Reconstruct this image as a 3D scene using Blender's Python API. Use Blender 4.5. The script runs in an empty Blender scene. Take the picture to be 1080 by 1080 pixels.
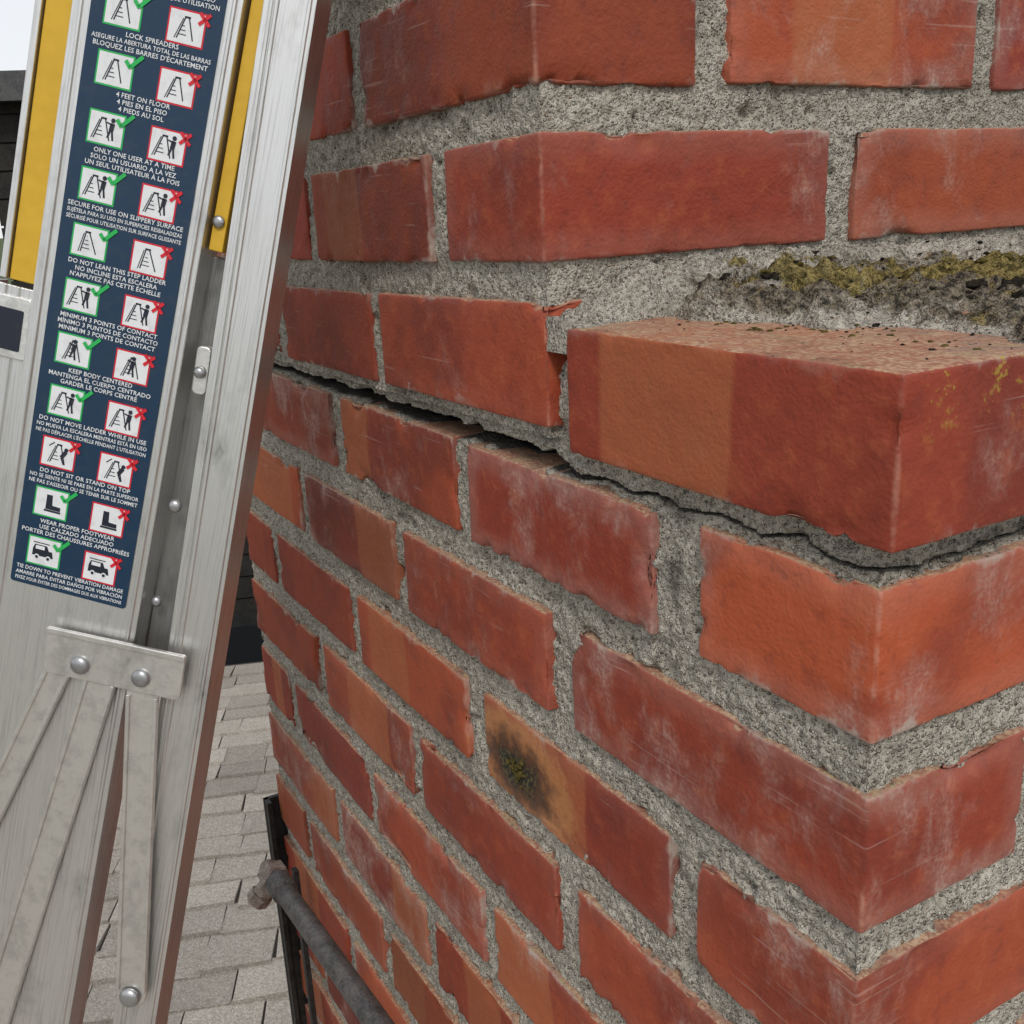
import bpy, numpy as np, math, random
from mathutils import Vector, Matrix, Euler
S=0.085
M=2.5912*S; J=0.2645*S; SB=0.1993*S
rng=np.random.RandomState(7)
scene=bpy.context.scene
# ---------------- noise -----------------
def _h(i,j,k,s):
    n=(i*73856093)^(j*19349663)^(k*83492791)^(s*2654435)
    n=(n^(n>>13))*1274126177
    n=(n^(n>>16))&0xffffff
    return n/float(0xffffff)
def vn(p,seed=0):
    p=np.asarray(p,float); f=np.floor(p).astype(np.int64); t=p-f; t=t*t*(3-2*t)
    i,j,k=f[...,0],f[...,1],f[...,2]; x,y,z=t[...,0],t[...,1],t[...,2]
    def L(a,b,w): return a+(b-a)*w
    c=[[[ _h(i+a,j+b,k+c_,seed) for c_ in (0,1)] for b in (0,1)] for a in (0,1)]
    return L(L(L(c[0][0][0],c[0][0][1],z),L(c[0][1][0],c[0][1][1],z),y),L(L(c[1][0][0],c[1][0][1],z),L(c[1][1][0],c[1][1][1],z),y),x)
def fbm(p,seed=0,o=3):
    p=np.asarray(p,float); r=0;a=1;s=0
    for q in range(o):
        r=r+a*vn(p*(2**q)+q*13.7,seed+q);s+=a;a*=.5
    return r/s
# ------------- node helpers --------------
class NT:
    def __init__(s,name):
        s.m=bpy.data.materials.new(name); s.m.use_nodes=True; s.t=s.m.node_tree; s.n=s.t.nodes
        s.b=s.n['Principled BSDF']; s.tc=None
    def new(s,t,**k):
        x=s.n.new(t)
        for a,v in k.items(): setattr(x,a,v)
        return x
    def link(s,a,b): s.t.links.new(a,b)
    def put(s,inp,v):
        if isinstance(v,bpy.types.NodeSocket): s.link(v,inp)
        else: inp.default_value=v
    def obj(s,scale=None,rot=(0,0,0)):
        if s.tc is None: s.tc=s.new('ShaderNodeTexCoord')
        if scale is None: return s.tc.outputs['Object']
        mp=s.new('ShaderNodeMapping'); s.link(s.tc.outputs['Object'],mp.inputs[0]); mp.inputs['Scale'].default_value=scale; mp.inputs['Rotation'].default_value=rot
        return mp.outputs[0]
    def noise(s,vec,scale,detail=3,rough=.55,dist=0,out='Fac'):
        x=s.new('ShaderNodeTexNoise'); s.link(vec,x.inputs['Vector']); x.inputs['Scale'].default_value=scale;x.inputs['Detail'].default_value=detail;x.inputs['Roughness'].default_value=rough;x.inputs['Distortion'].default_value=dist
        return x.outputs[out]
    def vor(s,vec,scale,out='Distance',feat='F1',rnd=1):
        x=s.new('ShaderNodeTexVoronoi',feature=feat); s.link(vec,x.inputs['Vector']); x.inputs['Scale'].default_value=scale; x.inputs['Randomness'].default_value=rnd
        return x.outputs[out]
    def math(s,op,a,b=0,c=0,clamp=False):
        x=s.new('ShaderNodeMath',operation=op); x.use_clamp=clamp
        s.put(x.inputs[0],a);s.put(x.inputs[1],b);s.put(x.inputs[2],c)
        return x.outputs[0]
    def step(s,v,a,b,o0=0.,o1=1.):
        x=s.new('ShaderNodeMapRange',interpolation_type='SMOOTHSTEP'); s.put(x.inputs[0],v)
        s.put(x.inputs[1],a);s.put(x.inputs[2],b);s.put(x.inputs[3],o0);s.put(x.inputs[4],o1)
        return x.outputs[0]
    def mix(s,f,a,b,mode='MIX'):
        x=s.new('ShaderNodeMix',data_type='RGBA',blend_type=mode); x.clamp_factor=True
        s.put(x.inputs[0],f); 
        for i,v in ((6,a),(7,b)):
            if isinstance(v,tuple) and len(v)==3: v=v+(1,)
            s.put(x.inputs[i],v)
        return x.outputs[2]
    def attr(s,name):
        x=s.new('ShaderNodeAttribute'); x.attribute_name=name; return x
    def sep(s,v):
        x=s.new('ShaderNodeSeparateXYZ'); s.link(v,x.inputs[0]); return x.outputs
    def bump(s,h,dist,strength=1,prev=None):
        x=s.new('ShaderNodeBump'); s.link(h,x.inputs['Height']); x.inputs['Distance'].default_value=dist;x.inputs['Strength'].default_value=strength
        if prev is not None: s.link(prev,x.inputs['Normal'])
        return x.outputs[0]
    def fin(s,col,rough,normal=None,metal=0,spec=None):
        if isinstance(col,tuple) and len(col)==3: col=col+(1,)
        s.put(s.b.inputs['Base Color'],col); s.put(s.b.inputs['Roughness'],rough); s.put(s.b.inputs['Metallic'],metal)
        if spec is not None: s.put(s.b.inputs['Specular IOR Level'],spec)
        if normal is not None: s.link(normal,s.b.inputs['Normal'])
        return s.m
# ---- brick material
def mat_brick():
    t=NT('brick_clay'); o=t.obj()
    A=t.sep(t.attr('bA').outputs['Vector']); B=t.sep(t.attr('bB').outputs['Vector']); C=t.sep(t.attr('bC').outputs['Vector']); ED=t.attr('arris').outputs['Fac']
    n1=C[2]; n2=t.noise(o,80,3,.68); n3=t.noise(o,430,1,.6)
    col=t.mix(B[0],(.245,.029,.016),(.41,.082,.027))
    col=t.mix(t.step(n1,.42,.70),col,t.mix(.6,col,(.165,.024,.016)))
    col=t.mix(t.math('MULTIPLY',t.step(n2,.5,.70),.34),col,(.44,.115,.043))
    col=t.mix(t.math('MULTIPLY',t.step(n2,.30,.46,1.,0.),.33),col,(.13,.021,.016))
    uw=t.math('ADD',A[0],t.math('MULTIPLY',t.math('SUBTRACT',n1,.5),.08))
    band=t.math('MULTIPLY',t.step(uw,A[1],t.math('ADD',A[1],.03)),t.step(uw,t.math('SUBTRACT',A[2],.02),A[2],1.,0.))
    col=t.mix(t.math('MULTIPLY',band,.7),col,t.mix(n2,(.45,.150,.053),(.36,.088,.034)))
    tone=t.new('ShaderNodeHueSaturation'); t.link(col,tone.inputs['Color']); t.link(B[1],tone.inputs['Value']); tone.inputs['Saturation'].default_value=1.0; col=tone.outputs[0]
    d=t.new('ShaderNodeVectorMath',operation='DISTANCE'); t.link(t.obj((.55,1,1)),d.inputs[0]); d.inputs[1].default_value=(SPOT[0]*.55,0,SPOT[1])
    dd=t.math('ADD',d.outputs['Value'],t.math('MULTIPLY',t.math('SUBTRACT',n2,.5),.026))
    col=t.mix(t.step(dd,.030,.042,.85,0.),col,(.42,.18,.065))
    col=t.mix(t.step(dd,.016,.031,.95,0.),col,(.075,.030,.015))
    col=t.mix(t.step(dd,.008,.018,.97,0.),col,t.mix(t.step(n3,.45,.6),(.010,.009,.007),(.085,.075,.03)))
    # whitish bloom (B.z = amount): soft patchy haze
    e1=t.noise(t.obj((1,1,.7)),30,4,.72,.3)
    em=t.math('MULTIPLY',t.step(t.math('ADD',t.math('MULTIPLY',e1,.62),t.math('ADD',t.math('MULTIPLY',n1,.38),t.math('MULTIPLY',B[2],.15))),.59,.84),t.step(n3,.3,.7,.35,1.))
    em=t.math('ADD',em,t.math('MULTIPLY',t.step(t.math('SUBTRACT',C[0],t.math('MULTIPLY',e1,.02)),-.006,.009,1.,0.),t.math('MULTIPLY',B[2],.25)))
    col=t.mix(t.math('MULTIPLY',em,.60),col,(.57,.42,.36))
    # mortar smear along the joints (C.x = distance to nearest joint edge)
    ew=t.math('SUBTRACT',C[0],t.math('MULTIPLY',t.step(e1,.45,.80),.010))
    sm=t.math('MULTIPLY',t.step(ew,-.004,.0015,1.,0.),t.step(n1,.42,.62,.12,.7))
    col=t.mix(sm,col,(.42,.37,.32))
    # worn arrises on outer corners
    wr=t.math('MULTIPLY',t.step(ED,.0004,.0024,1.,0.),t.step(n2,.38,.60,.1,.75))
    col=t.mix(t.math('MULTIPLY',wr,.55),col,t.mix(t.step(e1,.42,.56),(.10,.035,.028),(.50,.27,.20)))
    s1=t.noise(t.obj((1,1,42),(0,.5,0)),11,1,.6,.2)
    col=t.mix(t.math('MULTIPLY',t.math('MULTIPLY',t.step(s1,.66,.72),t.step(n1,.52,.62)),.20),col,(.60,.46,.41))
    g=t.new('ShaderNodeNewGeometry'); nz=t.sep(g.outputs['Normal'])[2]
    upm=t.step(nz,.55,.9)
    up=t.math('MULTIPLY',upm,t.step(n2,.32,.62,.45,.95))
    col=t.mix(up,col,t.mix(t.step(n3,.4,.6),(.29,.155,.10),(.45,.31,.20)))
    # lichen / soot speckle on exposed top of the shoulder brick
    li2=t.math('MULTIPLY',upm,t.math('MULTIPLY',t.step(e1,.50,.60),t.step(n3,.46,.60)))
    col=t.mix(t.math('MULTIPLY',li2,.85),col,t.mix(t.step(n2,.44,.56),(.05,.042,.028),(.30,.25,.13)))
    li=t.math('MULTIPLY',C[1],t.math('MULTIPLY',t.step(n3,.50,.60),t.step(n2,.52,.60)))
    col=t.mix(li,col,(.34,.24,.03))
    bh=t.math('ADD',t.math('MULTIPLY',n3,.45),n2)
    nrm=t.bump(bh,.0012,.8)
    return t.fin(col,t.step(n2,.3,.8,.58,.84),nrm,spec=.4)
def mortar_nodes(t,o,n1):
    n2=t.noise(o,190,3,.8)
    col=t.mix(n1,(.38,.35,.295),(.57,.535,.46))
    col=t.mix(t.step(n2,.34,.60),t.mix(.56,col,(.15,.137,.112)),col)
    v=t.new('ShaderNodeTexVoronoi'); t.link(o,v.inputs['Vector']); v.inputs['Scale'].default_value=500
    gr=t.sep(v.outputs['Color'])
    grain=t.step(v.outputs['Distance'],.25,.5,1.,0.)
    col=t.mix(t.math('MULTIPLY',grain,t.step(gr[0],.62,.7,0.,.6)),col,(.68,.65,.59))
    col=t.mix(t.math('MULTIPLY',grain,t.step(gr[1],.78,.84,0.,.75)),col,(.08,.073,.062))
    col=t.mix(t.math('MULTIPLY',grain,t.step(gr[2],.88,.92,0.,.6)),col,(.34,.22,.13))
    return col,n2,grain
def mat_mortar():
    t=NT('sand_mortar'); o=t.obj()
    n1=t.attr('n1').outputs['Fac']
    col,n2,grain=mortar_nodes(t,o,n1)
    D=t.attr('dirt_shade').outputs['Fac']
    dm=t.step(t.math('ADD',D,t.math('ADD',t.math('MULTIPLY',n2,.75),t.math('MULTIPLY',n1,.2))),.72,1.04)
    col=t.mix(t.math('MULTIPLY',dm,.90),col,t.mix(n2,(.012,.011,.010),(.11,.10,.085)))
    col=t.mix(t.step(D,1.1,1.7,0.,.96),col,(.008,.007,.006))  # crack core painted near-black, standing in for the shade inside the gap
    bh=t.math('ADD',t.math('MULTIPLY',grain,.6),t.math('MULTIPLY',n2,1.8))
    return t.fin(col,.95,t.bump(bh,.0025,1.),spec=.2)
def mat_crust():
    t=NT('lichen_crust'); o=t.obj()
    n1=t.attr('n1').outputs['Fac']
    col,n2,grain=mortar_nodes(t,o,n1)
    D=t.attr('dirt_shade').outputs['Fac']; MO=t.attr('moss').outputs['Fac']
    n4=t.noise(o,60,4,.75)
    dm=t.step(t.math('ADD',D,n4),.60,.90)
    dk=t.mix(t.step(n2,.35,.65),(.016,.013,.010),(.23,.19,.135))
    col=t.mix(t.math('MULTIPLY',dm,.93),col,dk)
    li=t.step(t.math('ADD',n4,MO),.62,.74)
    col=t.mix(t.math('MULTIPLY',li,.9),col,t.mix(t.step(n2,.35,.62),(.075,.06,.018),(.30,.235,.08)))
    bh=t.math('ADD',t.math('MULTIPLY',grain,.5),t.math('MULTIPLY',n2,2.2))
    return t.fin(col,.97,t.bump(bh,.003,1.),spec=.12)
def mat_noise(name,c0,c1,scale,rough=.9,bd=.002,detail=3,spec=.3,tint=False):
    t=NT(name); o=t.obj(); n=t.noise(o,scale,detail,.65); n2=t.noise(o,scale*6,1,.6)
    f=t.step(t.math('ADD',t.math('MULTIPLY',n,.6),t.math('MULTIPLY',n2,.4)),.32,.66)
    col=t.mix(f,c0,c1)
    if tint:
        a=t.attr('tint').outputs['Fac']; h=t.new('ShaderNodeHueSaturation'); t.link(col,h.inputs['Color']); t.link(a,h.inputs['Value']); col=h.outputs[0]
    return t.fin(col,rough,t.bump(n2,bd,.7),spec=spec)
# ---------- mesh helpers ----------
def mk(name,v,f,mat=None,parent=None,smooth=True,attrs=None):
    me=bpy.data.meshes.new(name)
    v=np.asarray(v,np.float32); f=np.asarray(f,np.int32)
    me.vertices.add(len(v)); me.vertices.foreach_set('co',v.ravel())
    n=f.shape[1]
    me.loops.add(f.size); me.loops.foreach_set('vertex_index',f.ravel())
    me.polygons.add(len(f)); me.polygons.foreach_set('loop_start',np.arange(0,f.size,n,dtype=np.int32))
    me.polygons.foreach_set('use_smooth',np.full(len(f),smooth))
    me.update(calc_edges=True)
    for k,a in (attrs or {}).items():
        if a.ndim==2:
            at=me.attributes.new(k,'FLOAT_VECTOR','POINT'); at.data.foreach_set('vector',a.astype(np.float32).ravel())
        else:
            at=me.attributes.new(k,'FLOAT','POINT'); at.data.foreach_set('value',a.astype(np.float32))
    me.validate()
    ob=bpy.data.objects.new(name,me); scene.collection.objects.link(ob)
    if mat: me.materials.append(mat)
    if parent: ob.parent=parent
    return ob
def empty(name,mat=None):
    e=bpy.data.objects.new(name,None); scene.collection.objects.link(e)
    if mat is not None: e.matrix_world=mat
    return e
class Bag:
    def __init__(s): s.v=[];s.f=[];s.n=0;s.a={}
    def add(s,v,f,**at):
        v=np.asarray(v,float); f=np.asarray(f,np.int64)
        s.v.append(v); s.f.append(f+s.n); s.n+=len(v)
        for k,a in at.items(): s.a.setdefault(k,[]).append(a)
    def mesh(s,name,mat,parent=None,smooth=True):
        return mk(name,np.concatenate(s.v),np.concatenate(s.f),mat,parent,smooth,{k:np.concatenate(a) for k,a in s.a.items()})
    def box(s,lo,hi,T=None,**at):
        x0,y0,z0=lo;x1,y1,z1=hi
        v=np.array([(x0,y0,z0),(x1,y0,z0),(x1,y1,z0),(x0,y1,z0),(x0,y0,z1),(x1,y0,z1),(x1,y1,z1),(x0,y1,z1)],float)
        if T is not None: v=T(v)
        s.add(v,np.array([(0,3,2,1),(4,5,6,7),(0,1,5,4),(1,2,6,5),(2,3,7,6),(3,0,4,7)]),**{k:np.full(8,a) for k,a in at.items()})
def gridF(n0,n1):
    I=np.arange(n0*n1).reshape(n0,n1)
    return np.stack([I[:-1,:-1],I[1:,:-1],I[1:,1:],I[:-1,1:]],-1).reshape(-1,4)
def lat(lo,hi,r,step):
    L=hi-lo; n=max(1,int(round((L-2*r)/step)))
    return np.concatenate([[lo,lo+r*.35],np.linspace(lo+r,hi-r,n+1),[hi-r*.35,hi]])
def brick(bag,lo,hi,seed,steps=(.005,.012,.005),r=.0019,band=(2,3),rand=.5,tone=1.,eff=.3,axis=0,lich=0.,rough=1.,ends='xX',warp=None):
    lo=np.array(lo);hi=np.array(hi)
    ax=[lat(lo[i],hi[i],r,steps[i]) for i in range(3)]
    n=[len(a) for a in ax]
    key=lambda i,j,k:(i*n[1]+j)*n[2]+k
    allq=[]
    for d in range(3):
        e,g=[q for q in range(3) if q!=d]
        E,G=np.meshgrid(np.arange(n[e]),np.arange(n[g]),indexing='ij')
        for side in (0,n[d]-1):
            ii=[None]*3; ii[d]=np.full(E.shape,side); ii[e]=E; ii[g]=G
            K=key(*ii)
            q=np.stack([K[:-1,:-1],K[1:,:-1],K[1:,1:],K[:-1,1:]],-1).reshape(-1,4)
            if (side==0)^(d==1): q=q[:,::-1]
            allq.append(q)
    Q=np.concatenate(allq); u,inv=np.unique(Q,return_inverse=True); F=inv.reshape(Q.shape)
    k=u%n[2]; j=(u//n[2])%n[1]; i=u//(n[2]*n[1])
    p=np.stack([ax[0][i],ax[1][j],ax[2][k]],-1)
    q=np.clip(p,lo+r,hi-r); d=p-q; nd=d/np.maximum(np.linalg.norm(d,axis=1,keepdims=True),1e-9)
    dist=np.sort(np.minimum(p-lo,hi-p),axis=1); ed=dist[:,1]
    jd=np.minimum(p[:,2]-lo[2],hi[2]-p[:,2])
    for c in ends:
        a={'x':p[:,0]-lo[0],'X':hi[0]-p[:,0],'y':p[:,1]-lo[1],'Y':hi[1]-p[:,1]}[c]; jd=np.minimum(jd,a)
    off=np.array([seed*1.7,seed*.9,seed*2.3])
    w=(fbm(p*28+off,seed,3)-.5)*.0014*rough+(fbm(p*110+off,seed+5,2)-.5)*.0010*rough
    ch=fbm(p*75+off,seed+9,3); chip=np.clip(ch-.62,0,1)*.024*np.clip(1-ed/.010,0,1)*rough
    ch2=fbm(p*24+off,seed+19,2); chip+=np.clip(ch2-.70,0,1)*.05*np.clip(1-ed/.013,0,1)*rough
    v=q+nd*(r+w-np.minimum(chip,.005))[:,None]
    if warp is not None: v[:,2]+=warp(p,lo,hi)
    N=len(v); L=(p[:,axis]-lo[axis])/(hi[axis]-lo[axis]); one=np.ones(N)
    nn=fbm(p*14+off,seed+29,4)
    nn=np.clip((nn-.5)*1.25+.5,0,1)
    lv=lich*np.clip(1-(hi[0]-p[:,0])/.006,0,1)*np.clip(1-(hi[2]-p[:,2])/.030,0,1)
    corner=np.maximum(hi[0]-p[:,0],p[:,1]-lo[1]) if ('X' not in ends and 'y' not in ends) else one*.05
    bag.add(v,F,bA=np.stack([L,one*band[0],one*band[1]],1),bB=np.stack([one*rand,one*tone,one*eff],1),bC=np.stack([jd,lv,nn],1),arris=corner)
# ---------- chimney ----------
X=lambda n:-n*M
SPOT=(-1.25*M,-2.58*S)
chim=empty('brick_chimney')
bag=Bag(); bagU=Bag()
def zt(k): return (4-k)*S-J/2
def zb(k): return (3-k)*S+J/2
def rb():
    r=rng.rand()
    if r<.22: c=rng.uniform(.25,.6); w=rng.uniform(.25,.5); return (c-w*.5,c+w*.5)
    if r<.36: return (rng.uniform(.5,.7),2)
    if r<.5: return (-1,rng.uniform(.2,.5))
    return (2,3)
def course_A(bag,k,x1,y0,over={}):
    odd=(k%2==1)
    cuts=[1,2,3,4] if odd else [.5,1.5,2.5,3.5,4]
    up=x1<-M*.5
    if up: cuts=[c for c in cuts if c>1.01]
    prev=x1
    for n,c in enumerate(cuts):
        end=X(c)+(J/2 if c<4 else 0)
        jit=rng.uniform(-1,1,4)*.0014
        st=.0040 if prev>-1.6*M else (.006 if prev>-3*M else .009)
        if n>0: yb=y0+M/2-J/2
        else: yb=y0+((M-J if not odd else M/2-J/2) if up else (M/2-J/2 if odd else M-J/2))
        kw=dict(rand=rng.rand(),tone=rng.uniform(.66,1.10),eff=max(0,rng.uniform(-.4,.9)),band=rb())
        dy=rng.uniform(-.0015,.0015); dz=0
        o=over.get((k,n))
        if o: 
            o=dict(o); dy+=o.pop('dy',0); dz=o.pop('dz',0); end+=o.pop('de',0); prev+=o.pop('dp',0); kw.update(o)
        brick(bag,(end+jit[0],y0+dy,zb(k)+jit[2]*.7+dz),(prev+(jit[1] if n else 0),yb+dy,zt(k)+jit[3]*.7+dz),seed=k*17+n,steps=(st,.014 if n else .006,st),ends='xX' if n else 'xY',**kw)
        prev=X(c)-J/2
def course_B(bag,k,x0,y0,first=True):
    odd=(k%2==1)
    prev=(M/2-J/2 if odd else (M-J/2 if x0>-.01 else M-J))+J
    n=0
    while prev<3.4*M:
        L=M-J
        st=.0045 if prev<1.2*M else .009
        j=rng.uniform(-1,1,4)*.0012
        brick(bag,(x0-(M/2-J/2),y0+prev+j[0],zb(k)+j[2]*.7),(x0+j[3],y0+prev+L+j[1],zt(k)),seed=k*31+n+200,steps=(.014,st,st),axis=1,rand=rng.rand(),tone=rng.uniform(.75,1.1),eff=max(.2,rng.uniform(-.2,1)),band=rb(),ends='yY')
        prev+=M; n+=1
N_=(2,3)
over={
 (4,0):dict(band=N_,rand=.85,tone=1.08,eff=.55),
 (4,1):dict(dp=-.010,band=N_,rand=.15,tone=.92,eff=1.0),
 (4,2):dict(band=(-1,.3),rand=.6,tone=.9,eff=.05),
 (5,0):dict(band=N_,rand=.3,tone=.92,eff=.75),
 (5,1):dict(band=N_,rand=.45,tone=.95,eff=.35),
 (5,2):dict(band=(.62,2),rand=.15,tone=.70,eff=.3),
 (5,3):dict(band=(.2,.9),rand=.9,tone=1.0,eff=0),
 (6,0):dict(band=N_,rand=.65,tone=.97,eff=.3),
 (6,1):dict(band=(-1,.62),rand=.2,tone=.85,eff=.3),
 (6,2):dict(band=(.1,.5),rand=.8,tone=.97,eff=.1),
 (7,0):dict(band=N_,rand=.5,tone=.97,eff=.35),
 (7,1):dict(band=N_,rand=.3,tone=.88,eff=.3),
 (7,2):dict(band=(.3,.8),rand=.7,tone=.95,eff=.3),
 (8,1):dict(band=(-1,.4),rand=.8,tone=1.0,eff=.2),
 (2,0):dict(band=N_,rand=.25,tone=.92,eff=.45),
 (3,0):dict(band=N_,rand=.5,tone=1.0,eff=.15,warp=lambda p,lo,hi:np.clip((p[:,2]-lo[2])/(hi[2]-lo[2]),0,1)*(p[:,0]-lo[0])/(hi[0]-lo[0])*.0020),
}
UX=-M-J/2+SB
for k in range(4,24):
    course_A(bag,k,0,0,over); course_B(bag,k,0,0)
brick(bag,(X(1)+J/2+.0130,-.0045,zb(3)-.0055),(.0080,M/2-J/2-.004,zt(3)-.0045),seed=51,steps=(.0035,.006,.0035),rand=.28,tone=.92,eff=.0,band=(.12,.60),lich=1.,rough=.8,ends='xY')
course_B(bag,3,0.003,0)
YU=-.0040
TU=lambda x:.012*(x+2.2*M)+.0002
for k in range(-3,4):
    course_A(bagU,k,UX,YU,over if k in(2,3) else {})
    course_B(bagU,k,UX,YU)
MB=mat_brick(); MM=mat_mortar()
bag.mesh('bricks',MB,chim)
for v in bagU.v: v[:,2]+=TU(v[:,0])
bagU.mesh('bricks_upper_stack',MB,chim)
def sheet(name,x1,y0,zs,ss,crack=False):
    Sg,Z=np.meshgrid(ss,zs,indexing='ij')
    sA=np.minimum(Sg,0); sB=np.maximum(Sg,0)
    P=np.stack([x1+sA,y0+sB,Z],-1)
    rr=.004
    nrm=np.zeros_like(P); a=np.clip(Sg/rr*.5+.5,0,1)*(math.pi/2)
    nrm[...,0]=np.sin(a); nrm[...,1]=-np.cos(a)
    n=(fbm(P*45,3,3)-.5)*.0040+(fbm(P*230,8,2)-.5)*.0032+(vn(P*480,18)-.5)*.0018
    d=(-.0040 if crack else -.0036)+n
    pit=fbm(P*90,44,2); d-=np.clip(pit-.66,0,1)*.030
    dirt_shade=np.zeros(Sg.shape)
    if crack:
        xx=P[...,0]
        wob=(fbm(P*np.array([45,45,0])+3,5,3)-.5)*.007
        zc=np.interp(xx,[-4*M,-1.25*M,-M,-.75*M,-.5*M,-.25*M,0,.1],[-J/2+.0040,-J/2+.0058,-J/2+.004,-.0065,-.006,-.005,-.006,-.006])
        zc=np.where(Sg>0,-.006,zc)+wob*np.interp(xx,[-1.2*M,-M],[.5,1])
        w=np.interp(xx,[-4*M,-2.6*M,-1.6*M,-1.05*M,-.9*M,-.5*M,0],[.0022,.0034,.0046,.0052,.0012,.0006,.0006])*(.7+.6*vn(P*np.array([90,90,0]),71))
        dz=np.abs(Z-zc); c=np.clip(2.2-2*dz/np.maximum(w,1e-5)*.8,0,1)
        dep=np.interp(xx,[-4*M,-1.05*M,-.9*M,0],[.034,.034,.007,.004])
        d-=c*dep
        dirt_shade+=c*np.interp(xx,[-1.05*M,-.9*M],[2.2,1.0])  # blackens the crack: painted gap shade together with soot and dirt
        dirt_shade+=np.clip(1-dz/.012,0,1)*np.interp(xx,[-1.2*M,-.7*M,0],[.05,.30,.34])
        dirt_shade+=np.clip(1-np.abs(xx-(-.5*M-.010))/.020,0,1)*np.clip(1-np.abs(Z+.045)/.060,0,1)*.50*(Sg<0)
        dirt_shade+=np.clip(1-np.abs(Z+.0)/.03,0,1)*np.clip(1+xx/(.5*M),0,1)*.14
    else:
        dirt_shade+=np.clip(1-np.abs(Z-S)/.02,0,1)*np.clip(Sg/.05,0,1)*.12
    dirt_shade+=(fbm(P*9,61,2)-.5)*.35
    V=P+nrm*d[...,None]
    if not crack: V[...,2]+=TU(V[...,0])
    return mk(name,V.reshape(-1,3),gridF(*Sg.shape),MM,chim,True,{'dirt_shade':dirt_shade.ravel(),'n1':np.clip((fbm(P*22,90,3)-.5)*1.3+.5,0,1).ravel()})
ssL=np.concatenate([np.linspace(-4*M,-2*M,180),np.linspace(-2*M,-.01,280)[1:],np.linspace(-.01,.01,13)[1:],np.linspace(.01,M,120)[1:],np.linspace(M,3.4*M,90)[1:]])
zL=np.concatenate([np.linspace(-20.5*S,-8*S,240),np.linspace(-8*S,-J*.8,380)[1:],np.linspace(-J*.8,J*.9,85)[1:],np.linspace(J*.9,zt(3)-.007,30)[1:]])
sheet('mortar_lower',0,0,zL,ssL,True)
ssU=np.concatenate([np.linspace(-3*M,-.01,320),np.linspace(-.01,.01,9)[1:],np.linspace(.01,1.6*M,220)[1:],np.linspace(1.6*M,3.4*M,60)[1:]])
zU=np.linspace(J*.25,8*S,350)
sheet('mortar_upper',UX,YU,zU,ssU,False)
cb=Bag(); cb.box((-4*M+.002,.040,-20.5*S),(-.040,3.4*M-.01,.05)); cb.box((-4*M+.002,.040,.05),(UX-.040,3.4*M-.01,8*S)); cb.mesh('core',MM,chim,False)
# mortar wash / lichen crust on the shoulder
gx=np.linspace(UX-.006,.0,145); gy=np.concatenate([np.linspace(-.0035,.20,140),np.linspace(.20,3.4*M,200)[1:]])
GX,GY=np.meshgrid(gx,gy,indexing='ij'); P=np.stack([GX,GY,GX*0],-1)
front=.072+(fbm(P*30,5,4)-.5)*.07+np.clip((GX+.12),-.1,.12)*.10
tq=np.clip((GX-UX)/(-UX),0,1)
rise=.016*np.exp(-tq*3.2)
body=np.clip((GY-front)/.014,0,1)
fill=np.clip(1-(GX-UX-.006-(fbm(P*40,9,3)-.3)*.02)/.016,0,1)*np.clip((GY+.002)/.055,.12,1)
mline=np.exp(-((GX-(UX+.050+.25*np.clip(GY-.12,0,.3)))/.034)**2)*np.clip((GY-.085)/.03,0,1)
mn=np.clip(fbm(P*75,77,3)-.42,0,1)*mline
h=np.maximum(body*(.003+rise+(fbm(P*75,15,4)-.35)*.022*body),fill*.024)+mn*.018
h=np.where(np.maximum(body,fill)<.01,-.012,h)
plug=np.clip((-.188-GX)/.008,0,1)
h=np.maximum(h,plug*.0050-.012*(1-plug))
h*=np.where(h>0,np.clip(-GX/.006,.15,1),1)
H=zt(3)-.0045+h+(fbm(P*190,25,3)-.5)*.008*np.clip(h*200,0,1)
H=np.minimum(H,zb(2)+.007+mn*.02)
H[:,0]=zt(3)-.018
dirt_shade=np.clip(body,0,1)*(.14+.24*np.clip(tq*2.5,0,1))+(fbm(P*22,33,3)-.5)*.7-.10*fill
dirt_shade+=.5*np.exp(-(((GX+.10)/.03)**2+((GY-.19)/.04)**2))
mk('mortar_wash',np.stack([GX,GY,H],-1).reshape(-1,3),gridF(*GX.shape),mat_crust(),chim,True,{'dirt_shade':dirt_shade.ravel(),'moss':(mline*.20+np.clip(mn*2,0,.2)-.03+.06*body-.05*fill).ravel(),'n1':fbm(P*22,90,3).ravel()})
def blob(bag,c,s,seed,n=10,flat=.6,amp=.5):
    th=np.linspace(0,math.pi,n); ph=np.linspace(0,2*math.pi,2*n)
    T_,P_=np.meshgrid(th,ph,indexing='ij'); d=np.stack([np.sin(T_)*np.cos(P_),np.sin(T_)*np.sin(P_),np.cos(T_)],-1)
    r=1+(fbm(d*2.1+seed*3.3,seed,3)-.5)*2*amp
    v=d*r[...,None]*s*np.array([1,1,flat])+np.array(c)
    bag.add(v.reshape(-1,3),gridF(n,2*n)[:,::-1])
moss=Bag(); deb=Bag()
rr=np.random.RandomState(3)
def hz(x,y):
    i=np.argmin(abs(gx-x)); j=np.argmin(abs(gy-y)); return max(H[i,j],zt(3)-.006)
for q in range(600):
    y=rr.uniform(.085,.66); x=UX+.050+.25*min(max(y-.12,0),.3)+rr.normal(0,.028)
    if x>-.012 or x<UX+.006 or vn(np.array([[x*45,y*45,3.]]),9)[0]<.50: continue
    blob(moss,(x,y,hz(x,y)-.0006),rr.uniform(.0012,.0032),q,7,.5,.8)
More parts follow.
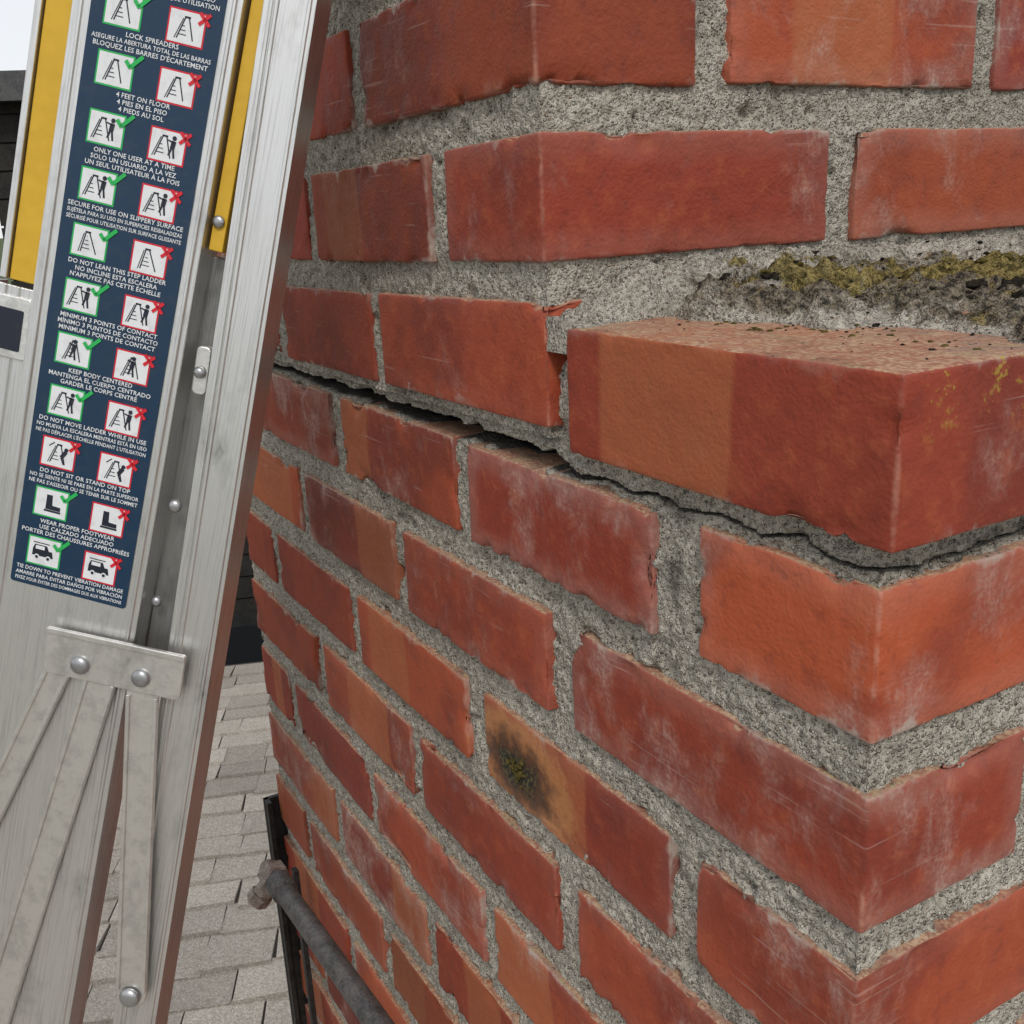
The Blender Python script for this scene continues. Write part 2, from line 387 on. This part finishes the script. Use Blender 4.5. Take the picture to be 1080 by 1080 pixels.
for q in range(70):
    x=rr.uniform(-.17,-.004); y=rr.uniform(.045,.10)
    if vn(np.array([[x*60,y*60,7.]]),19)[0]<.5: continue
    blob(moss,(x,y,max(zt(3)-.0046,hz(x,y))),rr.uniform(.0006,.0018),q+1500,6,.45,.8)
for q in range(200):
    x=rr.uniform(UX+.01,-.004); y=rr.uniform(.07,.55); big=rr.rand()<.07
    blob(deb,(x,y,hz(x,y)+.0003),rr.uniform(.0006,.0020)*(2.6 if big else 1),q+400,9 if big else 6,.55,.9)
for q in range(44):
    x=rr.uniform(UX+.02,.0); y=.09*rr.rand()**.5; blob(deb,(x,y,zt(3)-.0044),rr.uniform(.0003,.0009)*(1.8 if rr.rand()<.1 else 1),q+600,5,.6,.8)
for (x,y,z,s_) in [(-.085,.185,.078,.0075),(-.078,.196,.076,.005),(-.10,.178,.08,.004),(-.195,.098,.078,.0045),(-.13,.15,.08,.003),(-.05,.14,.075,.004)]:
    blob(deb,(x,y,max(z,hz(x,y))),s_,int(s_*1e5)+int(y*999),12,.6,1.0)
for q in range(22):
    blob(moss,(SPOT[0]+rr.normal(0,.005),.0004,SPOT[1]+rr.normal(0,.0035)),rr.uniform(.0010,.0024),q+900,7,1.,.8)
moss.mesh('moss_cushions',mat_noise('moss',(.03,.028,.008),(.20,.155,.050),420,.98,.003,spec=.1),chim)
deb.mesh('dark_debris',mat_noise('char_debris',(.005,.005,.005),(.045,.038,.028),400,.95,.002,spec=.1),chim)
# --------- camera -----------
cam=bpy.data.cameras.new('Camera'); co=bpy.data.objects.new('Camera',cam); scene.collection.objects.link(co)
co.location=(2.7538*S,-3.3252*S,1.5014*S); co.rotation_euler=(1.2812,.0459,1.0423); cam.lens=36;cam.sensor_width=36;cam.clip_start=.01;cam.clip_end=3000
scene.camera=co
# =============== LADDER =================
def mat_alu(name,base=(.73,.73,.715),rough=.32,sc=(60,1.0,60)):
    t=NT(name); o=t.obj(); st=t.noise(t.obj(sc),14,3,.7); n=t.noise(t.obj((1,.45,1)),30,4,.75)
    col=t.mix(t.step(n,.50,.78),tuple(base),tuple(b*.66 for b in base))
    col=t.mix(t.math('MULTIPLY',t.step(st,.45,.7),.40),col,tuple(b*.48 for b in base))
    col=t.mix(t.math('MULTIPLY',t.step(n,.68,.74),.5),col,(.22,.21,.19))
    r=t.math('ADD',t.math('MULTIPLY',n,.22),t.math('ADD',rough-.14,t.math('MULTIPLY',st,.14)))
    return t.fin(col,r,t.bump(st,.0005,.6),metal=.92)
ALU=mat_alu('extruded_aluminium'); ALU2=mat_alu('aluminium_bracket',(.76,.75,.72),.34,(6,6,6)); ALUD=mat_alu('aluminium_recess_shaded',(.34,.34,.33),.45)  # ALUD: the rail aluminium darkened, painting the shade of the recess into it
YEL=mat_noise('yellow_fibreglass',(.58,.35,.022),(.64,.395,.03),25,.42,.0003,spec=.4)
def lab(name,c,rough=.4): 
    t=NT(name); n=t.noise(t.obj(),120,3,.7); return t.fin(t.mix(t.step(n,.45,.75),c,tuple(x*.82+.012 for x in c)),rough,spec=.4)
NAVY=lab('label_navy_vinyl',(.007,.032,.072),.33); WHT=lab('label_white_print',(.72,.74,.76)); GRN=lab('label_green_print',(.02,.42,.09)); RED=lab('label_red_print',(.62,.015,.03)); BLK=lab('label_black_print',(.012,.016,.03))
ML=Matrix(((.5601,.0919,.8233,-.4075),(.7808,.2735,-.5618,-.2307),(-.2768,.9575,.0814,-.0836),(0,0,0,1)))
lad=empty('step_ladder',ML)
def extr(name,prof,v0,v1,mat,slope=0,bev=.0006):
    n=len(prof); V=[]
    for v in (v0,v1):
        for (u,w) in prof: V.append((u+slope*v,v,w))
    me=bpy.data.meshes.new(name); F=[tuple(range(n))[::-1],tuple(range(n,2*n))]
    F+=[(i,(i+1)%n,n+(i+1)%n,n+i) for i in range(n)]
    me.from_pydata(V,[],F); me.update()
    ob=bpy.data.objects.new(name,me); scene.collection.objects.link(ob); me.materials.append(mat); ob.parent=lad
    if bev:
        b=ob.modifiers.new('b','BEVEL'); b.width=bev; b.segments=2; b.limit_method='ANGLE'
    return ob
def channel(u0,u1,w,dep,th,ribs=()):
    p=[(u0,w-dep),(u0,w)]
    for r in ribs: p+=[(r-.0012,w),(r-.0008,w+.0011),(r+.0008,w+.0011),(r+.0012,w)]
    p+=[(u1,w),(u1,w-dep),(u1-th,w-dep),(u1-th,w-th),(u0+th,w-th),(u0+th,w-dep)]
    return p[::-1]
extr('front_rail',channel(-.0468,.0448,0,.026,.0022,(-.0415,.0405)),-1.62,1.05,ALU)
extr('front_rail_left_flange',channel(-.078,-.0490,-.006,.020,.0022,(-.066,-.058)),-1.6,.172,ALU)
extr('yellow_rail_left',channel(-.0655,-.0485,-.008,.024,.003),.175,1.05,YEL)
extr('yellow_rail_left_lip',channel(-.0705,-.0665,-.006,.024,.0012),.175,1.05,ALU)
extr('yellow_rail_right',channel(.0466,.0545,-.006,.024,.003),.2188,1.05,YEL)
SL=-.029
extr('rear_rail',channel(.0640,.0925,-.004,.028,.0022,(.0685,.0715,.0890)),-1.6,1.05,ALU,slope=SL)
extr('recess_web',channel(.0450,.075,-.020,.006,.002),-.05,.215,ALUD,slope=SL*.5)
def plate(name,u0,u1,v0,v1,w,th,mat,rot=0,rad=.004,lip=0):
    import bmesh
    bm=bmesh.new(); pts=[]
    cu,cv=(u0+u1)/2,(v0+v1)/2; c,s=math.cos(rot),math.sin(rot)
    for (a,b,a0) in ((u1,v1,0),(u0,v1,90),(u0,v0,180),(u1,v0,270)):
        for q in range(6):
            an=math.radians(a0+q*18); x=a+(-rad if a==u1 else rad)+rad*math.cos(an)-cu; y=b+(-rad if b==v1 else rad)+rad*math.sin(an)-cv
            pts.append((cu+x*c-y*s,cv+x*s+y*c))
    n=len(pts); vs=[bm.verts.new((x,y,w)) for x,y in pts]+[bm.verts.new((x,y,w+th)) for x,y in pts]
    bm.faces.new(vs[:n][::-1]); bm.faces.new(vs[n:])
    for i in range(n): bm.faces.new((vs[i],vs[(i+1)%n],vs[n+(i+1)%n],vs[n+i]))
    me=bpy.data.meshes.new(name); bm.to_mesh(me); bm.free()
    ob=bpy.data.objects.new(name,me); scene.collection.objects.link(ob); ob.parent=lad; me.materials.append(mat)
    if th>.0008:
        b=ob.modifiers.new('b','BEVEL'); b.width=min(.0007,th*.4); b.segments=2; b.limit_method='ANGLE'
    return ob
def rivet(bag,u,v,w,r=.005,h=.0028):
    n=14; rows=[(r*1.0,0),(r,h*.25),(r*.88,h*.6),(r*.6,h*.88),(r*.3,h*.98),(.00001,h)]
    ph=np.linspace(0,2*math.pi,n+1); V=[[(u+a*math.cos(p),v+a*math.sin(p),w+b) for p in ph] for a,b in rows]
    bag.add(np.array(V).reshape(-1,3),gridF(len(rows),n+1)[:,::-1])
plate('hinge_bracket',-.0065,.0800,-.0500,-.0205,.0035,.0022,ALU2,rot=.045,rad=.0035)
plate('hinge_bracket_lip',-.0065,.0800,-.0235,-.0195,.0048,.0032,ALU2,rot=.045,rad=.0015)
rv=Bag()
rivet(rv,.0167,-.0410,.0057,.0060,.0038); rivet(rv,.0549,-.0392,.0057,.0060,.0038)
rivet(rv,.0833,-.2622,.0045,.0068,.0036)
rivet(rv,.0530,.0681,-.0060,.0042,.003); rivet(rv,.0545,.1500,-.004,.0035,.003); rivet(rv,.0500,.235,-.005,.0035,.002)
rivet(rv,.0505,.005,-.010,.0035,.003)
rv.mesh('rivets',mat_alu('rivet_zinc',(.45,.46,.47),.32,(3,3,3)),lad)
plate('spreader_catch',.0505,.0590,.1370,.1650,-.012,.007,ALU2,rot=.04,rad=.003)
def bar(name,p0,p1,wd,w,th,mat,lip=.0016,over=.008):
    p0=Vector(p0);p1=Vector(p1); L=(p1-p0).length; a=math.atan2(p1.y-p0.y,p1.x-p0.x)
    c=(p0+p1)/2
    plate(name,c.x-L/2-over,c.x+L/2+over,c.y-wd/2,c.y+wd/2,w,th,mat,rot=a,rad=wd*.45)
    nn=Vector((-math.sin(a),math.cos(a)))
    for s_ in (-1,1):
        q=c+nn*s_*(wd/2-.0016)
        plate(name+'_rib',q.x-L/2+.004,q.x+L/2-.004,q.y-.0013,q.y+.0013,w+th-.0002,lip,mat,rot=a,rad=.0008)
bar('spreader_bar',(.0560,-.0480),(.0833,-.2622),.0205,.0010,.0022,ALU2)
bar('diagonal_brace',(.0300,-.0450),(-.0080,-.340),.0200,.0014,.0022,ALU2)
bar('diagonal_brace_lower',(.0040,-.0450),(-.045,-.225),.0160,.0018,.0022,ALU2)
for q in range(-5,4):
    v=.148+q*.3
    plate('step',-.46,-.070,v-.017,v+.017,-.05,.042,ALU,rad=.003)
    plate('step_end_plate',-.094,-.0480,v-.018,v+.018,-.0065,.0028,ALU2,rot=.02,rad=.002)
extr('second_rail',channel(-.55,-.46,0,.026,.0022,(-.54,-.47)),-1.62,1.05,ALU)
extr('second_rear_rail',channel(-.60,-.565,-.004,.028,.0022,(-.59,)),-1.6,1.05,ALU,slope=.029)
plate('size_sticker',-.073,-.0520,.1350,.1590,-.0036,.0002,BLK,rad=.001)
plate('safety_label',-.0362,.0362,-.0010,.345+.075,.0003,.0003,NAVY,rad=.002)
def flat(bag,pts,w):
    bag.add([(x,y,w) for x,y in pts],[(0,1,2,3)])
def line(bag,p,q,wd,w):
    p=np.array(p,float);q=np.array(q,float);d=q-p;d/=np.linalg.norm(d)+1e-9;n=np.array([-d[1],d[0]])*wd/2
    flat(bag,[p+n,p-n,q-n,q+n],w)
def disc(bag,c,r,w,sx=1):
    a=np.linspace(0,2*math.pi,9)[:-1]; pts=[(c[0]+r*sx*math.cos(t),c[1]+r*math.sin(t)) for t in a]
    for i in range(0,8,2): flat(bag,[c,pts[i],pts[(i+1)%8],pts[(i+2)%8]],w)
bg_,br_,bw_,bk_=Bag(),Bag(),Bag(),Bag()
def rect(b,cx,cy,hx,hy,w): flat(b,[(cx-hx,cy-hy),(cx+hx,cy-hy),(cx+hx,cy+hy),(cx-hx,cy+hy)],w)
def picto(cx,cy,kind,good):
    fr=bg_ if good else br_
    rect(fr,cx,cy,.0104,.0090,.0007); rect(bw_,cx,cy,.0095,.0081,.0008)
    L=lambda a,b,wd=.0007:line(bk_,(cx+a[0],cy+a[1]),(cx+b[0],cy+b[1]),wd,.0009)
    if kind in (0,1,2,3,4,6):
        t=-.0015 if kind==1 else 0; ox=(-.002 if kind in(2,3) else 0)
        L((ox-.0045,-.006),(ox-.001+t,.005)); L((ox+.0045,-.006),(ox+.001+t,.005)); L((ox-.0058,-.0062),(ox-.002+t,.0045),.0005)
        for r_ in range(1,5):
            f=r_/5; L((ox-.0045*(1-f)-.001*f,-.006+.011*f),(ox+(1-f)*.0012-.002*f,-.006+.011*f),.0005)
        L((ox-.0015+t,.0052),(ox+.0018+t,.0052),.0010)
    if kind in (2,3,6):
        a=cx+(.0035 if kind!=6 else .0005); b=cy+.0005
        disc(bk_,(a,b+.0045),.0013,.0010); line(bk_,(a,b+.003),(a-.0006,b-.0012),.0026,.0010); line(bk_,(a,b-.001),(a+.001,b-.006),.0011,.0010); line(bk_,(a-.001,b-.001),(a-.0022,b-.005),.0011,.0010); line(bk_,(a,b+.002),(a-.0035,b+.003),.0008,.0010)
    if kind==4:
        disc(bk_,(cx+.0045,cy+.003),.0013,.0010); line(bk_,(cx+.0045,cy+.002),(cx+.002,cy-.002),.0024,.0010); line(bk_,(cx+.002,cy-.002),(cx+.004,cy-.006),.001,.0010)
        line(bk_,(cx-.006,cy+.0035),(cx-.003,cy+.0062),.0006,.001)
    if kind==5:
        flat(bk_,[(cx-.003,cy-.004),(cx+.006,cy-.004),(cx+.006,cy-.0015),(cx-.003,cy-.001)],.0009); flat(bk_,[(cx-.003,cy-.0015),(cx+.001,cy-.0015),(cx+.0005,cy+.005),(cx-.003,cy+.005)],.0009); line(bk_,(cx-.0038,cy-.0048),(cx+.0064,cy-.0048),.0012,.0009)
    if kind==7:
        flat(bk_,[(cx-.007,cy-.003),(cx+.006,cy-.003),(cx+.005,cy+.001),(cx-.007,cy+.001)],.0009); flat(bk_,[(cx-.007,cy+.001),(cx+.003,cy+.001),(cx+.0015,cy+.004),(cx-.006,cy+.004)],.0009)
        rect(bw_,cx-.0025,cy+.0023,.0028,.0011,.0010); disc(bw_,(cx-.004,cy-.0035),.0016,.0010); disc(bw_,(cx+.003,cy-.0035),.0016,.0010); disc(bk_,(cx-.004,cy-.0037),.001,.0011); disc(bk_,(cx+.003,cy-.0037),.001,.0011); line(bk_,(cx-.007,cy+.0052),(cx+.003,cy+.0052),.0006,.0009)
    mx,my=cx+.0095,cy+.0060
    if good: line(bg_,(mx-.0040,my+.0002),(mx-.0010,my-.0032),.0021,.0012); line(bg_,(mx-.0014,my-.0030),(mx+.0052,my+.0040),.0021,.0012)
    else: line(br_,(mx-.003,my-.003),(mx+.003,my+.003),.0018,.0012); line(br_,(mx-.003,my+.003),(mx+.003,my-.003),.0018,.0012)
texts=[["TIE DOWN TO PREVENT VIBRATION DAMAGE","AMARRE PARA EVITAR DAÑOS POR VIBRACIÓN","FIXEZ POUR ÉVITER DES DOMMAGES DUS AUX VIBRATIONS"],
["WEAR PROPER FOOTWEAR","USE CALZADO ADECUADO","PORTER DES CHAUSSURES APPROPRIÉES"],
["DO NOT SIT OR STAND ON TOP","NO SE SIENTE NI SE PARE EN LA PARTE SUPERIOR","NE PAS S'ASSEOIR OU SE TENIR SUR LE SOMMET"],
["DO NOT MOVE LADDER WHILE IN USE","NO MUEVA LA ESCALERA MIENTRAS ESTÁ EN USO","NE PAS DÉPLACER L'ÉCHELLE PENDANT L'UTILISATION"],
["KEEP BODY CENTERED","MANTENGA EL CUERPO CENTRADO","GARDER LE CORPS CENTRÉ"],
["MINIMUM 3 POINTS OF CONTACT","MÍNIMO 3 PUNTOS DE CONTACTO","MINIMUM 3 POINTS DE CONTACT"],
["DO NOT LEAN THIS STEP LADDER","NO INCLINE ESTA ESCALERA","N'APPUYEZ PAS CETTE ÉCHELLE"],
["SECURE FOR USE ON SLIPPERY SURFACE","SUJÉTELA PARA SU USO EN SUPERFICIES RESBALADIZAS","SÉCURISÉ POUR UTILISATION SUR SURFACE GLISSANTE"],
["ONLY ONE USER AT A TIME","SOLO UN USUARIO A LA VEZ","UN SEUL UTILISATEUR À LA FOIS"],
["4 FEET ON FLOOR","4 PIES EN EL PISO","4 PIEDS AU SOL"],
["LOCK SPREADERS","ASEGURE LA ABERTURA TOTAL DE LAS BARRAS","BLOQUEZ LES BARRES D'ÉCARTEMENT"],
["INSPECT BEFORE EACH USE","INSPECCIONE ANTES DE CADA USO","INSPECTEZ AVANT CHAQUE UTILISATION"],["SET FEET LEVEL","NIVELE LAS PATAS","PIEDS DE NIVEAU"]]
kinds=[7,5,4,3,6,2,1,2,3,0,0,0,1]
tv=[];tf=[]
for g,ln in enumerate(texts):
    vg=.0215+.0309*g
    if vg>.41: break
    picto(-.0180,vg,kinds[g],g!=2); picto(.0170,vg-.0012,kinds[g],False)
    for i,sx in enumerate(ln):
        cu=bpy.data.curves.new('t','FONT'); cu.body=sx; cu.align_x='CENTER'; cu.align_y='CENTER'; cu.size=.0036; cu.offset=.00004; cu.resolution_u=2; cu.space_character=1.03
        ob=bpy.data.objects.new('t',cu); scene.collection.objects.link(ob); bpy.context.view_layer.update()
        dg=bpy.context.evaluated_depsgraph_get(); me=ob.evaluated_get(dg).to_mesh(); n0=len(tv)
        co_=np.array([(v.co.x,v.co.y) for v in me.vertices]); wd=co_[:,0].max()-co_[:,0].min(); k_=min(1,.0665/wd)
        oy=vg-.0119-i*.0036
        tv+=[(x*k_,y*(k_*.5+.5)+oy,.0009) for x,y in co_]; tf+=[tuple(n0+a for a in p.vertices) for p in me.polygons]
        ob.to_mesh_clear(); bpy.data.objects.remove(ob)
me=bpy.data.meshes.new('label_text'); me.from_pydata(tv,[],tf); ob=bpy.data.objects.new('label_text',me); scene.collection.objects.link(ob); me.materials.append(WHT); ob.parent=lad
bg_.mesh('label_green_marks',GRN,lad,False); br_.mesh('label_red_marks',RED,lad,False); bw_.mesh('label_white_panels',WHT,lad,False); bk_.mesh('label_black_pictograms',BLK,lad,False)
# =============== steel pipe on chimney ==============
pipe=empty('steel_pipe')
PM=mat_noise('oxidised_steel',(.028,.028,.03),(.11,.10,.095),70,.5,.0008,spec=.5)
RU=mat_noise('rusty_fitting',(.09,.05,.03),(.34,.29,.25),110,.5,.0010,spec=.5)
BI=mat_noise('black_iron',(.010,.010,.010),(.04,.036,.034),60,.6,.0008)
def tube(name,pts,rads,mat,parent,n=20):
    b=Bag(); pts=[Vector(p) for p in pts]; ax=(pts[-1]-pts[0]).normalized(); u=ax.orthogonal().normalized(); w=ax.cross(u)
    V=[];ph=np.linspace(0,2*math.pi,n+1)
    for p,r in zip(pts,rads): V.append([tuple(p+u*r*math.cos(a)+w*r*math.sin(a)) for a in ph])
    b.add(np.array(V).reshape(-1,3),gridF(len(pts),n+1)); o=b.mesh(name,mat,parent)
    m=o.modifiers.new('e','EDGE_SPLIT'); m.split_angle=math.radians(40); return o
P0=Vector((-.712,-.06,-.536)); D=Vector((.34,0,.04)).normalized()
e=lambda a:P0+D*a
tube('pipe_run',[e(.02),e(.75)],[.0105,.0105],PM,pipe)
tube('union_nut',[e(-.002),e(-.002),e(.0),e(.020),e(.022),e(.022)],[.0,.0150,.0160,.0160,.0150,.0],RU,pipe,6)
tube('union_collar',[e(.022),e(.022),e(.046),e(.048)],[.0,.0135,.0135,.0105],PM,pipe)
tube('end_bolt',[e(-.016),e(-.016),e(-.002)],[0,.009,.009],RU,pipe)
tube('tee_branch',[e(.008),e(.008)+Vector((-.006,-.016,-.022)),e(.008)+Vector((-.006,-.016,-.022))],[.010,.010,0],RU,pipe)
tube('branch_nut',[e(.008)+Vector((-.005,-.013,-.018)),e(.008)+Vector((-.005,-.013,-.018)),e(.008)+Vector((-.0075,-.020,-.0275)),e(.008)+Vector((-.0075,-.020,-.0275))],[0,.0125,.0125,0],RU,pipe,6)
b=Bag(); b.box((-.893,-.016,-1.62),(-.876,-.0105,-.555)); b.box((-.893,-.0165,-1.62),(-.8875,.03,-.555)); b.box((-.80,-.0165,-1.62),(-.790,-.0105,-.60)); b.box((-.80,-.066,-.62),(-.790,-.0165,-.612)); b.mesh('wall_strap',BI,pipe,False)
# =============== roof ==============
RD=np.array([.36,.933]); TD=np.array([-.933,.36])
def rz(t): return -1.6-.105*(t-1.9)
def RT(v):
    v=np.asarray(v,float); s,t,h=v[...,0],v[...,1],v[...,2]
    return np.stack([RD[0]*s+TD[0]*t,RD[1]*s+TD[1]*t,rz(t)+h],-1)
roof=empty('asphalt_shingle_roof')
sb=Bag(); rr=np.random.RandomState(11)
EXP=.137; TE=4.2
nr=int((TE+4.5)/EXP)
for r in range(nr):
    t0=-4.5+r*EXP
    s=-6+rr.rand()*.2
    while s<6:
        wd=.165+rr.uniform(-.030,.045); th=.0065+rr.uniform(0,.009)
        j=rr.uniform(-.012,.012)+(.018 if rr.rand()<.18 else 0); a=.0016*rr.uniform(-1,1); sk=rr.uniform(-.006,.006); sk2=rr.uniform(-.004,.004)
        x0,x1=s+.0012,s+wd-.0012-rr.rand()*.003
        v=np.array([(x0+sk,t0+j+sk2,th+a),(x1+sk,t0+j-sk2,th-a),(x1,t0+EXP+.03,.0015),(x0,t0+EXP+.03,.0015),(x0+sk,t0+j+sk2,-.004),(x1+sk,t0+j-sk2,-.004),(x1,t0+EXP+.03,-.004),(x0,t0+EXP+.03,-.004)])
        sb.add(RT(v),[(0,1,2,3),(4,5,1,0),(5,6,2,1),(7,4,0,3)],tint=np.full(8,rr.uniform(.76,1.18)))
        s+=wd
SH=NT('shingle_granules'); o=SH.obj(); n=SH.noise(o,6,3,.6); n2=SH.vor(o,330,'Color'); c_=SH.sep(n2); n3=SH.noise(o,60,3,.7)
col=SH.mix(n,(.34,.305,.26),(.48,.44,.385)); col=SH.mix(SH.step(c_[0],.2,.8,.0,.45),col,(.15,.13,.115)); col=SH.mix(SH.step(c_[1],.7,.95,.0,.6),col,(.60,.56,.50)); col=SH.mix(SH.step(n3,.52,.75,0,.45),col,(.20,.18,.155))
a=SH.attr('tint').outputs['Fac']; hh=SH.new('ShaderNodeHueSaturation'); SH.link(col,hh.inputs['Color']); SH.link(a,hh.inputs['Value'])
SHM=SH.fin(hh.outputs[0],.95,SH.bump(SH.math('ADD',c_[2],n3),.002,.8),spec=.2)
sb.mesh('shingles',SHM,roof,False)
db=Bag(); 
v=RT(np.array([(-6,-4.5,-.006),(6,-4.5,-.006),(6,TE,-.006),(-6,TE,-.006),(-6,-4.5,-.2),(6,-4.5,-.2),(6,TE,-.2),(-6,TE,-.2)]))
db.add(v,[(0,1,2,3),(7,6,5,4),(4,5,1,0),(5,6,2,1),(6,7,3,2),(7,4,0,3)]); db.mesh('roof_deck',mat_noise('dark_underlay',(.05,.045,.04),(.09,.08,.07),20),roof,False)
db=Bag(); v=RT(np.array([(-5.6,-4.1,-.2),(5.6,-4.1,-.2),(5.6,TE-.4,-.2),(-5.6,TE-.4,-.2)])); lo=v.copy(); lo[:,2]=-5.2
db.add(np.concatenate([v,lo]),[(4,5,1,0),(5,6,2,1),(6,7,3,2),(7,4,0,3)]); db.mesh('house_walls',mat_noise('painted_siding',(.30,.29,.27),(.38,.37,.35),8),roof,False)
# =============== ground, neighbour, trees ==============
mk('ground',[(-900,-900,-5),(900,-900,-5),(900,900,-5),(-900,900,-5)],[(0,1,2,3)],mat_noise('grass_ground',(.03,.05,.015),(.08,.10,.035),1.5,.95,.02),None,False)
nb=empty('dark_clad_house')
def NTf(v):
    v=np.asarray(v,float); s,t,h=v[...,0],v[...,1],v[...,2]; return np.stack([RD[0]*s+TD[0]*t,RD[1]*s+TD[1]*t,h],-1)
wb=Bag(); wb.box((-2.45,7.4,-5.1),(7.,14,1.02),NTf)
for q in range(34): wb.box((-2.46,7.375,-5.0+q*.178),(7.0,7.42,-5.0+q*.178+.165),NTf)
wb.mesh('walls',mat_noise('dark_boards',(.012,.011,.010),(.028,.025,.022),9,.8),nb,False)
wb=Bag(); wb.box((-2.6,7.25,1.02),(7.2,14.1,1.12),NTf); wb.box((-2.62,7.16,.93),(7.2,7.26,1.06),NTf); wb.mesh('roof_edge_gutter',mat_noise('grey_gutter',(.05,.05,.055),(.09,.09,.09),9,.6),nb,False)
wb=Bag(); gb=Bag()
for s0 in (-1.4,1.4,4.2):
    for z0 in (-1.3,-4.2):
        wb.box((s0-.07,7.33,z0-.07),(s0+1.27,7.40,z0+1.37),NTf); gb.box((s0,7.32,z0),(s0+1.2,7.335,z0+.62),NTf); gb.box((s0,7.32,z0+.68),(s0+1.2,7.335,z0+1.3),NTf)
wb.mesh('window_frames',mat_noise('window_frame',(.015,.015,.015),(.025,.025,.025),9,.6),nb,False)
t=NT('window_glass'); gb.mesh('window_panes',t.fin((.015,.017,.02),.3,spec=.25),nb,False)
LEAF=mat_noise('foliage',(.018,.035,.010),(.07,.10,.03),3,.8,.001,tint=True); BARK=mat_noise('bark',(.05,.04,.03),(.12,.10,.08),12,.95,.01)
def tree(x,y,z0,hh,seed,cr):
    r=np.random.RandomState(seed); e=empty('deciduous_tree'); b=Bag()
    def limb(p,q,r0,r1,n=8):
        p=Vector(p);q=Vector(q);ax=(q-p).normalized();u=ax.orthogonal().normalized();w=ax.cross(u);V=[];ph=np.linspace(0,2*math.pi,n+1)
        for f in np.linspace(0,1,5):
            c=p.lerp(q,f)+Vector(r.normal(0,.03*r0*3,3)); rad=r0+(r1-r0)*f; V.append([tuple(c+u*rad*math.cos(a)+w*rad*math.sin(a)) for a in ph])
        b.add(np.array(V).reshape(-1,3),gridF(5,n+1))
    top=(x,y,z0+hh*.6); limb((x,y,z0),top,.22,.12); cl=[]
    for q in range(16):
        a=r.uniform(0,6.28); f=r.uniform(.35,1); s_=Vector((x,y,z0+hh*.6*f)); en=s_+Vector((math.cos(a)*cr*r.uniform(.4,.9),math.sin(a)*cr*r.uniform(.4,.9),hh*r.uniform(.12,.4))); limb(s_,en,.07,.02,6); cl.append(en)
        for w_ in range(2): cl.append(en+Vector(r.normal(0,cr*.25,3)))
    b.mesh('trunk_and_limbs',BARK,e)
    n=7000; ci=r.randint(0,len(cl),n); C=np.array([tuple(c) for c in cl])[ci]; sc=(.22+.16*r.rand(len(cl)))[ci][:,None]*cr
    d=r.normal(0,1,(n,3)); d/=np.linalg.norm(d,axis=1,keepdims=True); pos=C+d*sc*(r.rand(n,1)**.5)
    a1=r.normal(0,1,(n,3)); a1/=np.linalg.norm(a1,axis=1,keepdims=True); a2=np.cross(a1,r.normal(0,1,(n,3))); a2/=np.linalg.norm(a2,axis=1,keepdims=True); sz=.09
    V=np.stack([pos-a1*sz,pos-a2*sz*.5,pos+a1*sz,pos+a2*sz*.5],1).reshape(-1,3); F=np.arange(4*n).reshape(n,4)
    mk('leaves',V,F,LEAF,e,False,{'tint':np.repeat((.6+.8*r.rand(len(cl)))[ci],4)})
tree(-11.8,-3.9,-5,8.0,1,2.2); tree(-15,-7.,-5,8.5,2,2.6); tree(-13,9,-5,8.8,3,2.5)
# --------- world ----------
w=bpy.data.worlds.new('World'); scene.world=w; w.use_nodes=True; nt=w.node_tree
so_dir=Vector((-.86,.38,-.95)).normalized()
sky=nt.nodes.new('ShaderNodeTexSky'); sky.sky_type='NISHITA'; sky.sun_disc=False
el=math.asin(-so_dir.z); sky.sun_elevation=el; sky.sun_rotation=math.atan2(-so_dir.x,-so_dir.y)
bg=nt.nodes['Background']; mx=nt.nodes.new('ShaderNodeMix'); mx.data_type='RGBA'; mx.inputs[0].default_value=.85; mx.inputs[7].default_value=(8.0,8.05,8.2,1)
nt.links.new(sky.outputs[0],mx.inputs[6]); nt.links.new(mx.outputs[2],bg.inputs[0]); bg.inputs[1].default_value=.118
sl=bpy.data.lights.new('sun','SUN'); so=bpy.data.objects.new('sun',sl); scene.collection.objects.link(so); sl.energy=1.5; sl.angle=math.radians(12); sl.color=(1,.95,.88)
so.rotation_euler=so_dir.to_track_quat('-Z','Y').to_euler()
scene.view_settings.view_transform='Standard'
